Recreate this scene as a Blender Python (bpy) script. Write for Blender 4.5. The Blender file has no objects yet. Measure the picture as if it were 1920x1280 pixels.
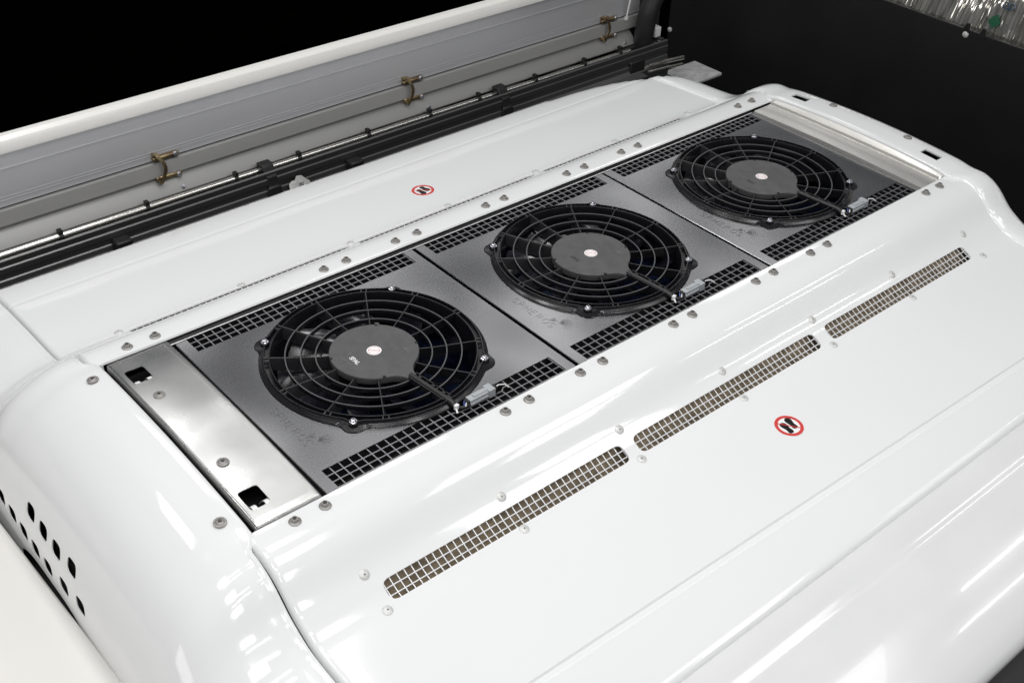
import bpy, bmesh, math, random
from mathutils import Vector, Matrix, Euler, noise as mnoise
random.seed(7)
PI = math.pi
sc = bpy.context.scene
C = sc.collection

# ------------------------------------------------------------------ camera
cam = bpy.data.cameras.new('camera')
camo = bpy.data.objects.new('camera', cam); C.objects.link(camo)
camo.location = (-1.49392, -1.44085, 1.29062)
camo.rotation_euler = (0.935184, -0.0322172, -0.7055354)
cam.lens = 41.8187; cam.sensor_width = 36.0; cam.clip_start = 0.05; cam.clip_end = 200
sc.camera = camo

# ------------------------------------------------------------------ world, lamps, exposure
w = bpy.data.worlds.new('World'); sc.world = w; w.use_nodes = True
bg = w.node_tree.nodes['Background']
bg.inputs[0].default_value = (0.93, 0.97, 1.0, 1); bg.inputs[1].default_value = 0.11

def lamp(loc, sx, sy, power, rot=(0, 0, 0), col=(1, 0.995, 0.985)):
    l = bpy.data.lights.new('hall_or_fill_lamp', 'AREA'); l.shape = 'RECTANGLE'
    l.size = sx; l.size_y = sy; l.energy = power * .62; l.color = col
    o = bpy.data.objects.new('hall_or_fill_lamp', l); C.objects.link(o)
    o.location = loc; o.rotation_euler = rot
    return o
# square ceiling panels in rows
for (x, y, p) in [(-2.0, -2.3, 18), (-2.0, -0.9, 18), (-2.0, 0.6, 18), (-2.0, 2.1, 15),
                  (-0.2, -2.4, 24), (-0.2, -0.7, 24), (-0.2, 0.8, 24), (1.9, -2.6, 14)]:
    lamp((x, y, 2.75), 0.62, 0.62, p)
# broad panels towards the flap side: the soft bands in the metal sheets
for (x, y, sx, sy, p) in [(0.10, 2.9, 0.6, 1.4, 15), (1.05, 2.35, 0.7, 0.5, 5.5), (2.45, 2.8, 0.7, 0.7, 8), (1.95, 3.8, 0.8, 0.5, 6), (4.0, 2.4, 1.0, 0.6, 8.5), (4.3, 3.7, 0.9, 0.6, 8)]:
    lamp((x, y, 2.9), sx, sy, p)
lamp((1.5, -1.75, 2.75), 1.3, 0.75, 20)
# added unseen fill light, low on the slotted side: brightens slope and flap
lamp((0.3, -4.4, 1.0), 2.6, 0.8, 24, (math.radians(84), 0, 0))
# added unseen fill light on the hood side: lightens the hood wall
lamp((-4.2, -0.6, 0.5), 0.6, 2.6, 18, (0, math.radians(-88), 0))
# fluorescent tubes between them
for (x, y) in [(-1.5, -1.6), (-1.5, -1.2), (-1.5, 0.1), (-1.5, 0.45), (3.2, -2.2), (3.2, -1.55)]:
    lamp((x, y, 2.55), 1.25, 0.07, 5)

sc.view_settings.view_transform = 'Standard'
sc.view_settings.look = 'None'
sc.view_settings.exposure = 0.22
sc.view_settings.gamma = 1.0
sc.render.engine = 'CYCLES'
sc.cycles.max_bounces = 6
sc.cycles.use_light_tree = False
sc.cycles.use_denoising = True
sc.cycles.denoising_prefilter = 'ACCURATE'
sc.cycles.denoising_input_passes = 'RGB_ALBEDO_NORMAL'
sc.cycles.sample_clamp_indirect = 4.0
sc.cycles.caustics_reflective = False; sc.cycles.caustics_refractive = False

# ------------------------------------------------------------------ materials
M = {}
def mat(name, base, metallic=0.0, rough=0.4, rvar=0.0, rscale=8.0, cvar=0.0, cscale=6.0, bump=0.0, bscale=3.0,
        coat=0.0, spec=0.5, stretch=(1, 1, 1), col2=None):
    m = bpy.data.materials.new(name); m.use_nodes = True
    nt = m.node_tree; N = nt.nodes; L = nt.links
    b = N['Principled BSDF']
    b.inputs['Base Color'].default_value = (*base, 1)
    b.inputs['Metallic'].default_value = metallic
    b.inputs['Roughness'].default_value = rough
    b.inputs['Specular IOR Level'].default_value = spec
    if coat:
        b.inputs['Coat Weight'].default_value = coat; b.inputs['Coat Roughness'].default_value = 0.02
    tc = N.new('ShaderNodeTexCoord'); mp = N.new('ShaderNodeMapping'); mp.inputs['Scale'].default_value = stretch
    L.new(tc.outputs['Object'], mp.inputs['Vector'])
    def noise(scale, detail=3):
        n = N.new('ShaderNodeTexNoise'); n.inputs['Scale'].default_value = scale; n.inputs['Detail'].default_value = detail
        L.new(mp.outputs[0], n.inputs['Vector']); return n
    if rvar:
        n = noise(rscale, 5); r = N.new('ShaderNodeMapRange')
        r.inputs['From Min'].default_value = .3; r.inputs['From Max'].default_value = .7
        r.inputs['To Min'].default_value = max(0.01, rough - rvar); r.inputs['To Max'].default_value = rough + rvar
        L.new(n.outputs['Fac'], r.inputs['Value']); L.new(r.outputs[0], b.inputs['Roughness'])
    if cvar or col2:
        n = noise(cscale, 6); mx = N.new('ShaderNodeMix'); mx.data_type = 'RGBA'
        rr = N.new('ShaderNodeMapRange'); rr.inputs['From Min'].default_value = .35; rr.inputs['From Max'].default_value = .65
        L.new(n.outputs['Fac'], rr.inputs['Value']); L.new(rr.outputs[0], mx.inputs[0])
        mx.inputs[6].default_value = (*base, 1)
        mx.inputs[7].default_value = (*(col2 or tuple(c * (1 - cvar) for c in base)), 1)
        L.new(mx.outputs[2], b.inputs['Base Color'])
    if bump:      # gentle sheet waviness: tilt the normal by a smooth noise vector
        n = noise(bscale, 0); sub = N.new('ShaderNodeVectorMath'); sub.operation = 'SUBTRACT'; sub.inputs[1].default_value = (.5, .5, .5)
        scl = N.new('ShaderNodeVectorMath'); scl.operation = 'SCALE'; scl.inputs['Scale'].default_value = bump
        ge = N.new('ShaderNodeNewGeometry'); ad = N.new('ShaderNodeVectorMath'); ad.operation = 'ADD'
        nm = N.new('ShaderNodeVectorMath'); nm.operation = 'NORMALIZE'
        L.new(n.outputs['Color'], sub.inputs[0]); L.new(sub.outputs[0], scl.inputs[0]); L.new(scl.outputs[0], ad.inputs[0])
        L.new(ge.outputs['Normal'], ad.inputs[1]); L.new(ad.outputs[0], nm.inputs[0]); L.new(nm.outputs[0], b.inputs['Normal'])
    M[name] = m
    return m

mat('white_paint', (.80, .805, .81), 0, .09, rvar=.03, rscale=4, cvar=.012, cscale=3, bump=.022, bscale=7, coat=.3)
mat('cream_paint', (.80, .785, .755), 0, .22, rvar=.05, rscale=5, cvar=.015, cscale=5, coat=.2)
mat('side_paint', (.74, .74, .745), 0, .14, rvar=.04, rscale=5, cvar=.03, cscale=9, bump=.02, bscale=6, coat=.4)
mat('plate_steel', (.29, .29, .30), 1, .235, rvar=.02, rscale=3, cvar=.06, cscale=4, bump=.15, bscale=5.0)
mat('aluminium', (.66, .66, .65), 1, .29, rvar=.05, rscale=9, cvar=.12, cscale=14, bump=.15, bscale=8)
mat('bracket_aluminium', (.80, .785, .75), .9, .42, rvar=.06, rscale=14, cvar=.12, cscale=16, stretch=(1, .25, 1), bump=.10, bscale=9)
mat('flap_aluminium', (.60, .60, .62), .5, .5, rvar=.06, rscale=8, cvar=.12, cscale=5, stretch=(.15, 1, 1))
mat('flap_band', (.54, .535, .525), .5, .5, rvar=.06, rscale=8, cvar=.1, cscale=5, stretch=(.15, 1, 1))
mat('flap_lip', (.30, .298, .29), .5, .5, cvar=.1, cscale=5, stretch=(.15, 1, 1))
mat('rail_aluminium', (.17, .17, .17), .8, .38, rvar=.08, rscale=10, cvar=.3, cscale=6, stretch=(.08, 1, 1))
mat('bolt_steel', (.36, .345, .33), .55, .5, cvar=.2, cscale=120)
mat('rivet_grey', (.62, .62, .61), .2, .4)
mat('screw_zinc', (.80, .80, .86), .9, .25)
mat('socket_dark', (.05, .045, .04), .3, .5)
mat('fan_plastic', (.009, .009, .011), 0, .24, rvar=.05, rscale=30, spec=.5)
mat('spoke_plastic', (.02, .02, .022), 0, .34, spec=.6)
mat('fan_plastic_lit', (.075, .075, .08), 0, .40, spec=.6)  # same plastic as the shroud, painted lighter for light on ring tops and bridges
mat('fan_blade', (.008, .008, .012), 0, .2, spec=.6)
mat('hub_plastic', (.088, .088, .090), 0, .42, rvar=.08, rscale=30, cvar=.15, cscale=60)
mat('mesh_wire', (.30, .30, .32), .7, .4)
mat('slot_wire', (.85, .85, .87), .2, .35)
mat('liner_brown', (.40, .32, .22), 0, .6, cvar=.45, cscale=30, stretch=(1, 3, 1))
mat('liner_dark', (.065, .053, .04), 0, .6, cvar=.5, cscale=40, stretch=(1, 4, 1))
mat('fin_blue', (.05, .075, .19), .6, .3, cvar=.5, cscale=14)
mat('black_box', (.006, .006, .006), 0, .7)
mat('black_rubber', (.012, .012, .012), 0, .5)
mat('black_wall', (.014, .014, .0145), 0, .46, rvar=.1, rscale=2.2, cvar=.4, cscale=2.0, bump=.05, bscale=3)
mat('white_plastic', (.82, .82, .83), 0, .35)
mat('grey_connector', (.40, .42, .44), 0, .4, cvar=.1, cscale=80)
mat('cable_black', (.02, .02, .02), 0, .42)
mat('wire_blue', (.08, .13, .42), 0, .4)
mat('red_print', (.62, .06, .055), 0, .3)
mat('black_print', (.008, .008, .008), 0, .35)
mat('sticker_white', (.85, .85, .85), 0, .3)
mat('white_print', (.75, .75, .75), 0, .4)
mat('faint_print', (.17, .17, .17), 0, .4)
mat('dark_print', (.025, .025, .025), 0, .45)
mat('tube_steel', (.82, .80, .76), 1, .24)
mat('latch_brass', (.40, .33, .17), .9, .33, cvar=.4, cscale=50, col2=(.26, .17, .12))
mat('roof_dark', (.008, .008, .008), 0, .6)
mat('slab_grey', (.50, .50, .50), 0, .7, cvar=.3, cscale=40)
mat('floor_dark', (.003, .0024, .0018), 0, 1.0, spec=0, cvar=.7, cscale=.9)
mat('film_clear', (.62, .60, .55), .8, .10, cvar=.55, cscale=22, stretch=(.5, 6, .5), spec=.9, coat=.6)
mat('film_green', (.01, .085, .04), 0, .3)
mat('film_blue', (.03, .06, .10), 0, .3)
mat('paper_label', (.60, .60, .59), 0, .6, cvar=.25, cscale=150)

# ------------------------------------------------------------------ mesh helpers
def finish(name, me, m, parent=None, loc=None, smooth=35):
    if m: me.materials.append(M[m])
    if smooth:
        for p in me.polygons: p.use_smooth = True
        me.set_sharp_from_angle(angle=math.radians(smooth))
        cnt = {}
        for p in me.polygons:
            for k in p.edge_keys: cnt[k] = cnt.get(k, 0) + 1
        for e in me.edges:
            if cnt.get(e.key, 0) == 1: e.use_edge_sharp = True
    o = bpy.data.objects.new(name, me); C.objects.link(o)
    if parent is not None: o.parent = parent
    if loc is not None: o.location = loc
    return o

class MB:
    """collects vertices and faces in world (or thing-local) coordinates"""
    def __init__(s): s.v = []; s.f = []
    def add(s, vs, fs):
        k = len(s.v); s.v += [tuple(p) for p in vs]; s.f += [[i + k for i in f] for f in fs]; return s
    def box(s, x0, x1, y0, y1, z0, z1):
        return s.add([(x0, y0, z0), (x1, y0, z0), (x1, y1, z0), (x0, y1, z0), (x0, y0, z1), (x1, y0, z1), (x1, y1, z1), (x0, y1, z1)],
                     [(0, 3, 2, 1), (4, 5, 6, 7), (0, 1, 5, 4), (1, 2, 6, 5), (2, 3, 7, 6), (3, 0, 4, 7)])
    def obox(s, c, ux, uy, uz, hx, hy, hz):
        c = Vector(c); ux = Vector(ux).normalized() * hx; uy = Vector(uy).normalized() * hy; uz = Vector(uz).normalized() * hz
        vs = [c - ux - uy - uz, c + ux - uy - uz, c + ux + uy - uz, c - ux + uy - uz, c - ux - uy + uz, c + ux - uy + uz, c + ux + uy + uz, c - ux + uy + uz]
        return s.add(vs, [(0, 3, 2, 1), (4, 5, 6, 7), (0, 1, 5, 4), (1, 2, 6, 5), (2, 3, 7, 6), (3, 0, 4, 7)])
    def tube(s, pts, r, n=6, closed=False, caps=True):
        pts = [Vector(p) for p in pts]; N = len(pts); vs = []; fs = []
        up = None
        for i, p in enumerate(pts):
            if closed: t = pts[(i + 1) % N] - pts[i - 1]
            else: t = pts[min(i + 1, N - 1)] - pts[max(i - 1, 0)]
            t.normalize()
            if up is None: up = Vector((0, 0, 1)) if abs(t.z) < .9 else Vector((1, 0, 0))
            a = t.cross(up).normalized(); b = a.cross(t).normalized(); up = b
            rr = r[i] if isinstance(r, (list, tuple)) else r
            for k in range(n):
                q = 2 * PI * (k + .5) / n
                vs.append(p + a * (rr * math.cos(q)) + b * (rr * math.sin(q)))
        for i in range(N if closed else N - 1):
            j = (i + 1) % N
            for k in range(n):
                l = (k + 1) % n
                fs.append((i * n + k, i * n + l, j * n + l, j * n + k))
        if caps and not closed:
            fs.append(tuple(reversed(range(n)))); fs.append(tuple((N - 1) * n + k for k in range(n)))
        return s.add(vs, fs)
    def lathe(s, prof, n=32, c=(0, 0, 0), close=True):
        vs = []; fs = []; m = len(prof)
        for i in range(n):
            a = 2 * PI * i / n
            for (r, z) in prof: vs.append((c[0] + r * math.cos(a), c[1] + r * math.sin(a), c[2] + z))
        for i in range(n):
            j = (i + 1) % n
            for k in range(m - 1):
                fs.append((i * m + k, j * m + k, j * m + k + 1, i * m + k + 1))
        if close:
            if prof[0][0] > 1e-6: fs.append(tuple(i * m for i in reversed(range(n))))
            if prof[-1][0] > 1e-6: fs.append(tuple(i * m + m - 1 for i in range(n)))
        return s.add(vs, fs)
    def prism(s, poly, z0, z1):
        n = len(poly)
        vs = [(x, y, z0) for x, y in poly] + [(x, y, z1) for x, y in poly]
        fs = [tuple(reversed(range(n))), tuple(range(n, 2 * n))] + [(i, (i + 1) % n, n + (i + 1) % n, n + i) for i in range(n)]
        return s.add(vs, fs)
    def extrude_x(s, poly, x0, x1):
        n = len(poly)
        vs = [(x0, y, z) for y, z in poly] + [(x1, y, z) for y, z in poly]
        fs = [tuple(range(n)), tuple(reversed(range(n, 2 * n)))] + [(i, n + i, n + (i + 1) % n, (i + 1) % n) for i in range(n)]
        return s.add(vs, fs)
    def mesh(s, name='m', fix=True):
        me = bpy.data.meshes.new(name); me.from_pydata(s.v, [], s.f); me.update()
        if fix:
            bm = bmesh.new(); bm.from_mesh(me); bmesh.ops.remove_doubles(bm, verts=bm.verts, dist=1e-6)
            bmesh.ops.recalc_face_normals(bm, faces=bm.faces); bm.to_mesh(me); bm.free()
        return me
    def build(s, name, m, parent=None, smooth=35, fix=True, off=None, bevel=0):
        if off is not None:
            s.v = [(x - off[0], y - off[1], z - off[2]) for x, y, z in s.v]
        o = finish(name, s.mesh(name, fix), m, parent, smooth=smooth)
        if bevel:
            b = o.modifiers.new('bevel', 'BEVEL'); b.width = bevel; b.segments = 2; b.limit_method = 'ANGLE'
        return o

def tag(o, label, cat, group=None, kind=None):
    if label: o['label'] = label
    if cat: o['category'] = cat
    if group: o['group'] = group
    if kind: o['kind'] = kind
    return o
def thing(name, loc, label, cat, group=None):
    o = bpy.data.objects.new(name, None); C.objects.link(o); o.location = loc; o.empty_display_size = .05
    return tag(o, label, cat, group)
def copy_tree(o, parent=None):
    c = o.copy(); C.objects.link(c); c.parent = parent
    for ch in list(o.children): copy_tree(ch, c)
    return c
def solidify(o, t, offset=-1):
    s = o.modifiers.new('thickness', 'SOLIDIFY'); s.thickness = t; s.offset = offset; s.use_even_offset = True
def cut(o, cutters):
    """carve the cutter meshes out of o for good"""
    tmp = []
    for c in cutters:
        c.update(); co = bpy.data.objects.new('cut', c); C.objects.link(co); tmp.append(co)
        b = o.modifiers.new('cut', 'BOOLEAN'); b.object = co; b.operation = 'DIFFERENCE'; b.solver = 'EXACT'
        co.parent = o.parent
    bpy.context.view_layer.update()
    dg = bpy.context.evaluated_depsgraph_get()
    me = bpy.data.meshes.new_from_object(o.evaluated_get(dg))
    o.modifiers.clear(); o.data = me
    for co in tmp: bpy.data.objects.remove(co)
    return o
def text_mesh(body, size, spacing=1.0, depth=.0003, offset=0.0, bev=0.0):
    cu = bpy.data.curves.new('txt', 'FONT'); cu.body = body; cu.size = size; cu.space_character = spacing
    cu.extrude = depth; cu.offset = offset; cu.bevel_depth = bev; cu.bevel_resolution = 1; cu.resolution_u = 3; cu.align_x = 'CENTER'; cu.align_y = 'CENTER'
    t = bpy.data.objects.new('txt', cu); C.objects.link(t)
    bpy.context.view_layer.update()
    dg = bpy.context.evaluated_depsgraph_get()
    me = bpy.data.meshes.new_from_object(t.evaluated_get(dg))
    bpy.data.objects.remove(t); return me

def arc(cx, cy, rx, ry, a0, a1, n=10):
    return [(cx + rx * math.cos(math.radians(a0 + (a1 - a0) * k / n)), cy + ry * math.sin(math.radians(a0 + (a1 - a0) * k / n))) for k in range(n + 1)]
GLYPH = {'S': [arc(.35, .74, .33, .26, 35, 90, 4) + arc(.35, .74, .33, .26, 90, 270, 8)[1:] + arc(.35, .25, .35, .25, 90, -90, 8)[1:] + arc(.35, .25, .35, .25, -90, -150, 4)[1:]],
         'P': [[(0, 0), (0, 1), (.40, 1)] + arc(.40, .73, .27, .27, 90, -90, 8)[1:] + [(0, .46)]],
         'H': [[(0, 0), (0, 1)], [(.7, 0), (.7, 1)], [(0, .5), (.7, .5)]],
         'E': [[(.62, 1), (0, 1), (0, 0), (.62, 0)], [(0, .5), (.55, .5)]],
         'R': [[(0, 0), (0, 1), (.40, 1)] + arc(.40, .74, .26, .26, 90, -90, 8)[1:] + [(0, .48)], [(.30, .48), (.68, 0)]],
         'O': [arc(.42, .5, .42, .5, 0, 360, 18)]}
def stroke_text(body, h, adv, start, width, z, mb):
    # thin single-line letters, reading towards -y with their tops towards +x
    for i, ch in enumerate(body):
        for line in GLYPH[ch]:
            mb.tube([(start[0] + p[1] * h, start[1] - i * adv - p[0] * h, z) for p in line], width, 4)
def pchip(pts):
    xs = [p[0] for p in pts]; ys = [p[1] for p in pts]; n = len(xs)
    h = [xs[i + 1] - xs[i] for i in range(n - 1)]; d = [(ys[i + 1] - ys[i]) / h[i] for i in range(n - 1)]
    m = [d[0]] + [0] * (n - 2) + [d[-1]]
    for i in range(1, n - 1):
        if d[i - 1] * d[i] > 0:
            w1 = 2 * h[i] + h[i - 1]; w2 = h[i] + 2 * h[i - 1]
            m[i] = (w1 + w2) / (w1 / d[i - 1] + w2 / d[i])
    def f(x):
        if x <= xs[0]: return ys[0] + m[0] * (x - xs[0])
        if x >= xs[-1]: return ys[-1] + m[-1] * (x - xs[-1])
        i = 0
        while x > xs[i + 1]: i += 1
        t = (x - xs[i]) / h[i]
        return ((1 + 2 * t) * (1 - t) ** 2 * ys[i] + t * (1 - t) ** 2 * h[i] * m[i]
                + t * t * (3 - 2 * t) * ys[i + 1] + t * t * (t - 1) * h[i] * m[i + 1])
    return f
# cross-section of the covers, a = distance from the long centre line
PROF = pchip([(.235, -.0035), (.262, -.003), (.300, -.0048), (.322, -.0110), (.343, -.0225), (.360, -.0370), (.376, -.0520), (.390, -.0625),
              (.405, -.071), (.420, -.0792), (.4375, -.0860), (.460, -.0900), (.500, -.0930), (.560, -.0965), (.640, -.1025),
              (.700, -.1085), (.740, -.1150), (.790, -.1270)])
def corner(x, a):   # the covers round off towards their end corner
    if x < .6: return 0
    t = a - (.79 - .125 * ((x - .6) / .35) ** 2.6 - .02)
    return -18 * t * t if t > 0 else 0
def sstep(a, b, x):
    t = min(1, max(0, (x - a) / (b - a))); return t * t * (3 - 2 * t)
def CAPPROF(a):   # same section, crowned over the middle opening
    crown = .0072 - .15 * a * a
    k = sstep(.235, .285, a)
    return (crown + .004) * (1 - k) + PROF(a) * k
def surf(y):      # point and normal of the cover surface at y
    a = abs(y); e = 1e-3; s = 1 if y > 0 else -1
    dz = (PROF(a + e) - PROF(a - e)) / (2 * e)
    return PROF(a), Vector((0, -dz * s, 1)).normalized()

# ------------------------------------------------------------------ floor and hall far below
o = MB().box(-30, 30, -30, 30, -3.3, -3.2).build('floor', 'floor_dark', smooth=0); tag(o, None, None, kind='structure')

# ------------------------------------------------------------------ bus body under the unit
bus = thing('bus_roof', (0, 0, -.5), 'white bus roof and glossy side running along under the cooling unit', 'bus roof')
off = (0, 0, -.5)
MB().box(-2.6, 1.30, -.76, 1.35, -.50, -.30).build('roof_deck', 'roof_dark', bus, off=off)
pr = [(-.772, -.30), (-.772, -.139), (-.786, -.1335), (-.845, -.1395), (-.849, -.1425), (-.856, -.1425), (-.860, -.1415), (-.905, -.149), (-.945, -.1590), (-.985, -.1720), (-1.020, -.1870), (-1.044, -.2010), (-1.053, -.2120), (-1.055, -.222), (-1.053, -.235), (-1.040, -.25), (-1.02, -.60), (-.90, -.60), (-.90, -.30)]
mb = MB()
xs = [-2.6 + 4.5 * i / 40 for i in range(41)]
n = len(pr)
for i, x in enumerate(xs):
    mb.v += [(x, y, z) for y, z in pr]
for i in range(40):
    for k in range(n):
        l = (k + 1) % n; mb.f.append([i * n + k, (i + 1) * n + k, (i + 1) * n + l, i * n + l])
mb.build('side_panel', 'side_paint', bus, smooth=40, off=off)

# cream panel that stands beside the hood
hp = thing('roof_hatch', (-1.9, -.1, -.27), 'flat cream roof panel beside the rounded hood with oval holes', 'roof panel')
mb = MB().prism([(-2.6, -1.6), (-1.1160, -1.6), (-1.1868, .75), (-2.6, .75)], -.270, -.235)
mb.build('hatch_skin', 'cream_paint', hp, off=(-1.9, -.1, -.27), bevel=.006)
MB().box(-2.5, -1.28, -1.5, .7, -.36, -.269).build('hatch_frame', 'black_rubber', hp, off=(-1.9, -.1, -.27))

# ------------------------------------------------------------------ fasteners (prototype meshes)
def bolt_meshes():
    b = MB().lathe([(0, 0), (.0100, 0), (.0100, .0010), (.0088, .0018), (.0058, .0024), (.0056, .0066), (.0049, .0074), (.0036, .0074), (.0033, .0048), (0, .0048)], 20, close=False)
    s = MB(); poly = []
    for k in range(12):
        r = .0033 if k % 2 == 0 else .0024; poly.append((r * math.cos(k * PI / 6), r * math.sin(k * PI / 6)))
    s.prism(poly, .0040, .0052)
    return b.mesh('bolt'), s.mesh('socket')
def flat_bolt_meshes():
    b = MB().lathe([(0, 0), (.0102, 0), (.0102, .0012), (.0085, .0020), (.0075, .0018), (.0068, .0024), (.0058, .0034), (.0038, .0037), (.0034, .0022), (0, .0022)], 22, close=False)
    s = MB(); poly = []
    for k in range(12):
        r = .0034 if k % 2 == 0 else .0023; poly.append((r * math.cos(k * PI / 6), r * math.sin(k * PI / 6)))
    s.prism(poly, .0012, .0026)
    return b.mesh('bolt'), s.mesh('socket')
def rivet_meshes():
    b = MB().lathe([(0, 0), (.0088, 0), (.0086, .0007), (.0068, .0018), (.0040, .0025), (.0015, .0027), (.0012, .0016), (0, .0016)], 20, close=False)
    s = MB().lathe([(0, .0010), (.0014, .0010), (.0014, .0020), (0, .0020)], 8, close=False)
    return b.mesh('rivet'), s.mesh('rivet_pin')
BOLT = bolt_meshes(); FLATB = flat_bolt_meshes(); RIVET = rivet_meshes()
for me, m in ((BOLT[0], 'bolt_steel'), (BOLT[1], 'socket_dark'), (FLATB[0], 'bolt_steel'), (FLATB[1], 'socket_dark'), (RIVET[0], 'rivet_grey'), (RIVET[1], 'socket_dark')):
    me.materials.append(M[m])
    for p in me.polygons: p.use_smooth = True
    me.set_sharp_from_angle(angle=math.radians(40))
def fastener(pair, names, parent, pos, normal=Vector((0, 0, 1))):
    o = bpy.data.objects.new(names[0], pair[0]); C.objects.link(o); o.parent = parent
    o.rotation_mode = 'QUATERNION'
    o.rotation_quaternion = Vector((0, 0, 1)).rotation_difference(normal) @ Euler((0, 0, random.uniform(0, PI))).to_quaternion()
    o.location = Vector(pos) - parent.location
    s = bpy.data.objects.new(names[1], pair[1]); C.objects.link(s); s.parent = o
    return o

# ------------------------------------------------------------------ the two long white side covers
SLOTS = [(-.815, -.309), (-.281, .224), (.258, .756)]
S0, S1 = .4055, .4375
def side_cover(sy, thg):
    near = sy < 0
    rows = [.2626, .263, .2645, .268, .275, .285, .297, .308, .317, .326, .334, .342, .350, .358, .366, .375, .384, .392, .399]
    band = [S0 + (S1 - S0) * t for t in (0, .06, .14, .24, .36, .5, .64, .76, .86, .94, 1)]
    rows2 = [.445, .455, .468, .485, .505, .53, .56, .59, .62, .64, .655, .667, .678, .680, .6825, .686, .690, .6925, .6945, .697, .705, .72, .74, .76, .775, .784, .7885, .7905, .7912]
    A = rows + band + rows2
    nb0 = len(rows); nb1 = nb0 + len(band) - 1
    def dz_row(a):
        d = 0
        if a < .2645: d -= (.2645 - a) * 1.6
        if .680 < a < .6945: d -= (.0036 if near else .0008) * min(1, min(a - .680, .6945 - a) / .0022)
        if a > .784: d -= (a - .784) ** 2 * 150 + (0.008 if a > .791 else 0)
        return d
    rc = .012; H = .036
    def inset(t):
        d = min(t, 1 - t) * H
        return 0 if d >= rc else rc - math.sqrt(max(0, rc * rc - (rc - d) ** 2))
    EDGE = [(0, -.016), (.0012, -.007), (.0035, -.0025), (.008, -.0006), (.016, 0)]
    X0, X1 = -.955, .902
    mb = MB(); ncol = None; skip = None
    for j, a in enumerate(A):
        t = (a - S0) / (S1 - S0); t = min(1, max(0, t)); ins = inset(t)
        cols = [(X0 + dx, dz) for dx, dz in EDGE]; sk = []
        cur = X0 + .016
        for (l, r) in SLOTS:
            l2, r2 = l + ins, r - ins
            nn = max(3, int((l - cur) / .02))
            for k in range(1, nn + 1): cols.append((cur + (l2 - cur) * k / nn, 0))
            sk.append(len(cols) - 1)
            for k in range(1, 25): cols.append((l2 + (r2 - l2) * k / 24, 0))
            sk.append(len(cols) - 1); cur = r2
        for k in range(1, 9): cols.append((cur + (X1 - cur) * k / 8, 0))
        ncol = len(cols); skip = sk
        for x, dz in cols:
            aa = a
            if near:
                sl = -.0135 + .0272 * (x + .72) / 1.25; inner = .2575
            else:
                sl = .0 + .010 * (x + .72) / 1.25; inner = .258 - .0050 * (x + .82)
            if a > .56: aa = a + sl * (sstep(.56, .67, a) if a < .69 else 1 - sstep(.70, .775, a))
            if a < .31: aa = a + (inner - .2626) * (1 - sstep(.2645, .31, a))
            z = PROF(aa) + dz_row(a) + dz + corner(x, aa)
            if a < .2645: z = -.003 + dz_row(a) + dz
            # inner corner at the hood end is rounded
            if x < X0 + .02 and a < .275: x = max(x, X0 + .02 - math.sqrt(max(0, .02 ** 2 - max(0, (.2826 - a)) ** 2)))
            mb.v.append((x, sy * aa, z))
    for j in range(len(A) - 1):
        for i in range(ncol - 1):
            if nb0 <= j < nb1 and any(skip[2 * q] <= i < skip[2 * q + 1] for q in range(3)): continue
            f = [j * ncol + i, j * ncol + i + 1, (j + 1) * ncol + i + 1, (j + 1) * ncol + i]
            mb.f.append(f if near is False else f[::-1])
    off = tuple(thg.location)
    o = mb.build('shell', 'white_paint', thg, smooth=50, fix=False, off=off)
    solidify(o, .003)
    # wire mesh behind each slot
    for (l, r) in SLOTS:
        mb = MB(); pitch = .0136
        av = [S0 - .004 + (S1 - S0 + .010) * k / 8 for k in range(9)]
        x = l - .002 + random.uniform(.003, .010)
        while x < r + .001:
            mb.tube([(x, sy * a, PROF(a) - .0046) for a in av], .0011, 4); x += pitch
        for a in (S0 + .0095, S0 + .0215):
            mb.tube([(l - .004, sy * a, PROF(a) - .0040), (r + .004, sy * a, PROF(a) - .0040)], .0011, 4)
        mb.build('wire_mesh', 'slot_wire', thg, smooth=0, off=off)
    # duct seen through the slots
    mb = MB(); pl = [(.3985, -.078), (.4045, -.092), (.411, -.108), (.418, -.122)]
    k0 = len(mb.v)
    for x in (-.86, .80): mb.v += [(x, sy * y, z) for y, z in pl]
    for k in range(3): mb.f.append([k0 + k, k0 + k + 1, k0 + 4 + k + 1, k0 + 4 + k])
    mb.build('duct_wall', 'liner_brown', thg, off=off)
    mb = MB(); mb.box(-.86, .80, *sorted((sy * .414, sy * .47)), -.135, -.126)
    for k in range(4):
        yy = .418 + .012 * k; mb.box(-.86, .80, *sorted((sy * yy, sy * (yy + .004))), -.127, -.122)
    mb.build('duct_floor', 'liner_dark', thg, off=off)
    # closed skirt under the outer edge
    mb = MB(); mb.box(-.945, .94, *sorted((sy * .735, sy * .768)), -.305, -.126); mb.build('skirt', 'black_rubber', thg, off=off)
    # bolts along the rail and rivets round the slots
    BX = [-.8795, -.8255, -.4635, -.4105, -.2895, -.2345, -.0495, .0025, .1885, .2435, .3625, .418, .7785, .832]
    for x in BX:
        fastener(BOLT, ('bolt', 'socket'), thg, (x, sy * .2785, PROF(.2785) + .0002))
    for k in range(7):
        x = -.831 + .2693 * k
        for a in (.387, .4455):
            z, nrm = surf(sy * a); fastener(RIVET, ('rivet', 'rivet_pin'), thg, (x, sy * a, z + .0002), nrm)
nearc = thing('side_cover', (0, -.52, -.30), 'white side cover with three mesh slots, on the bus side away from the latched flap', 'side cover')
farc = thing('side_cover', (0, .52, -.30), 'white side cover sloping down towards the steel tube and latched flap', 'side cover')
side_cover(-1, nearc); side_cover(1, farc)
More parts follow.
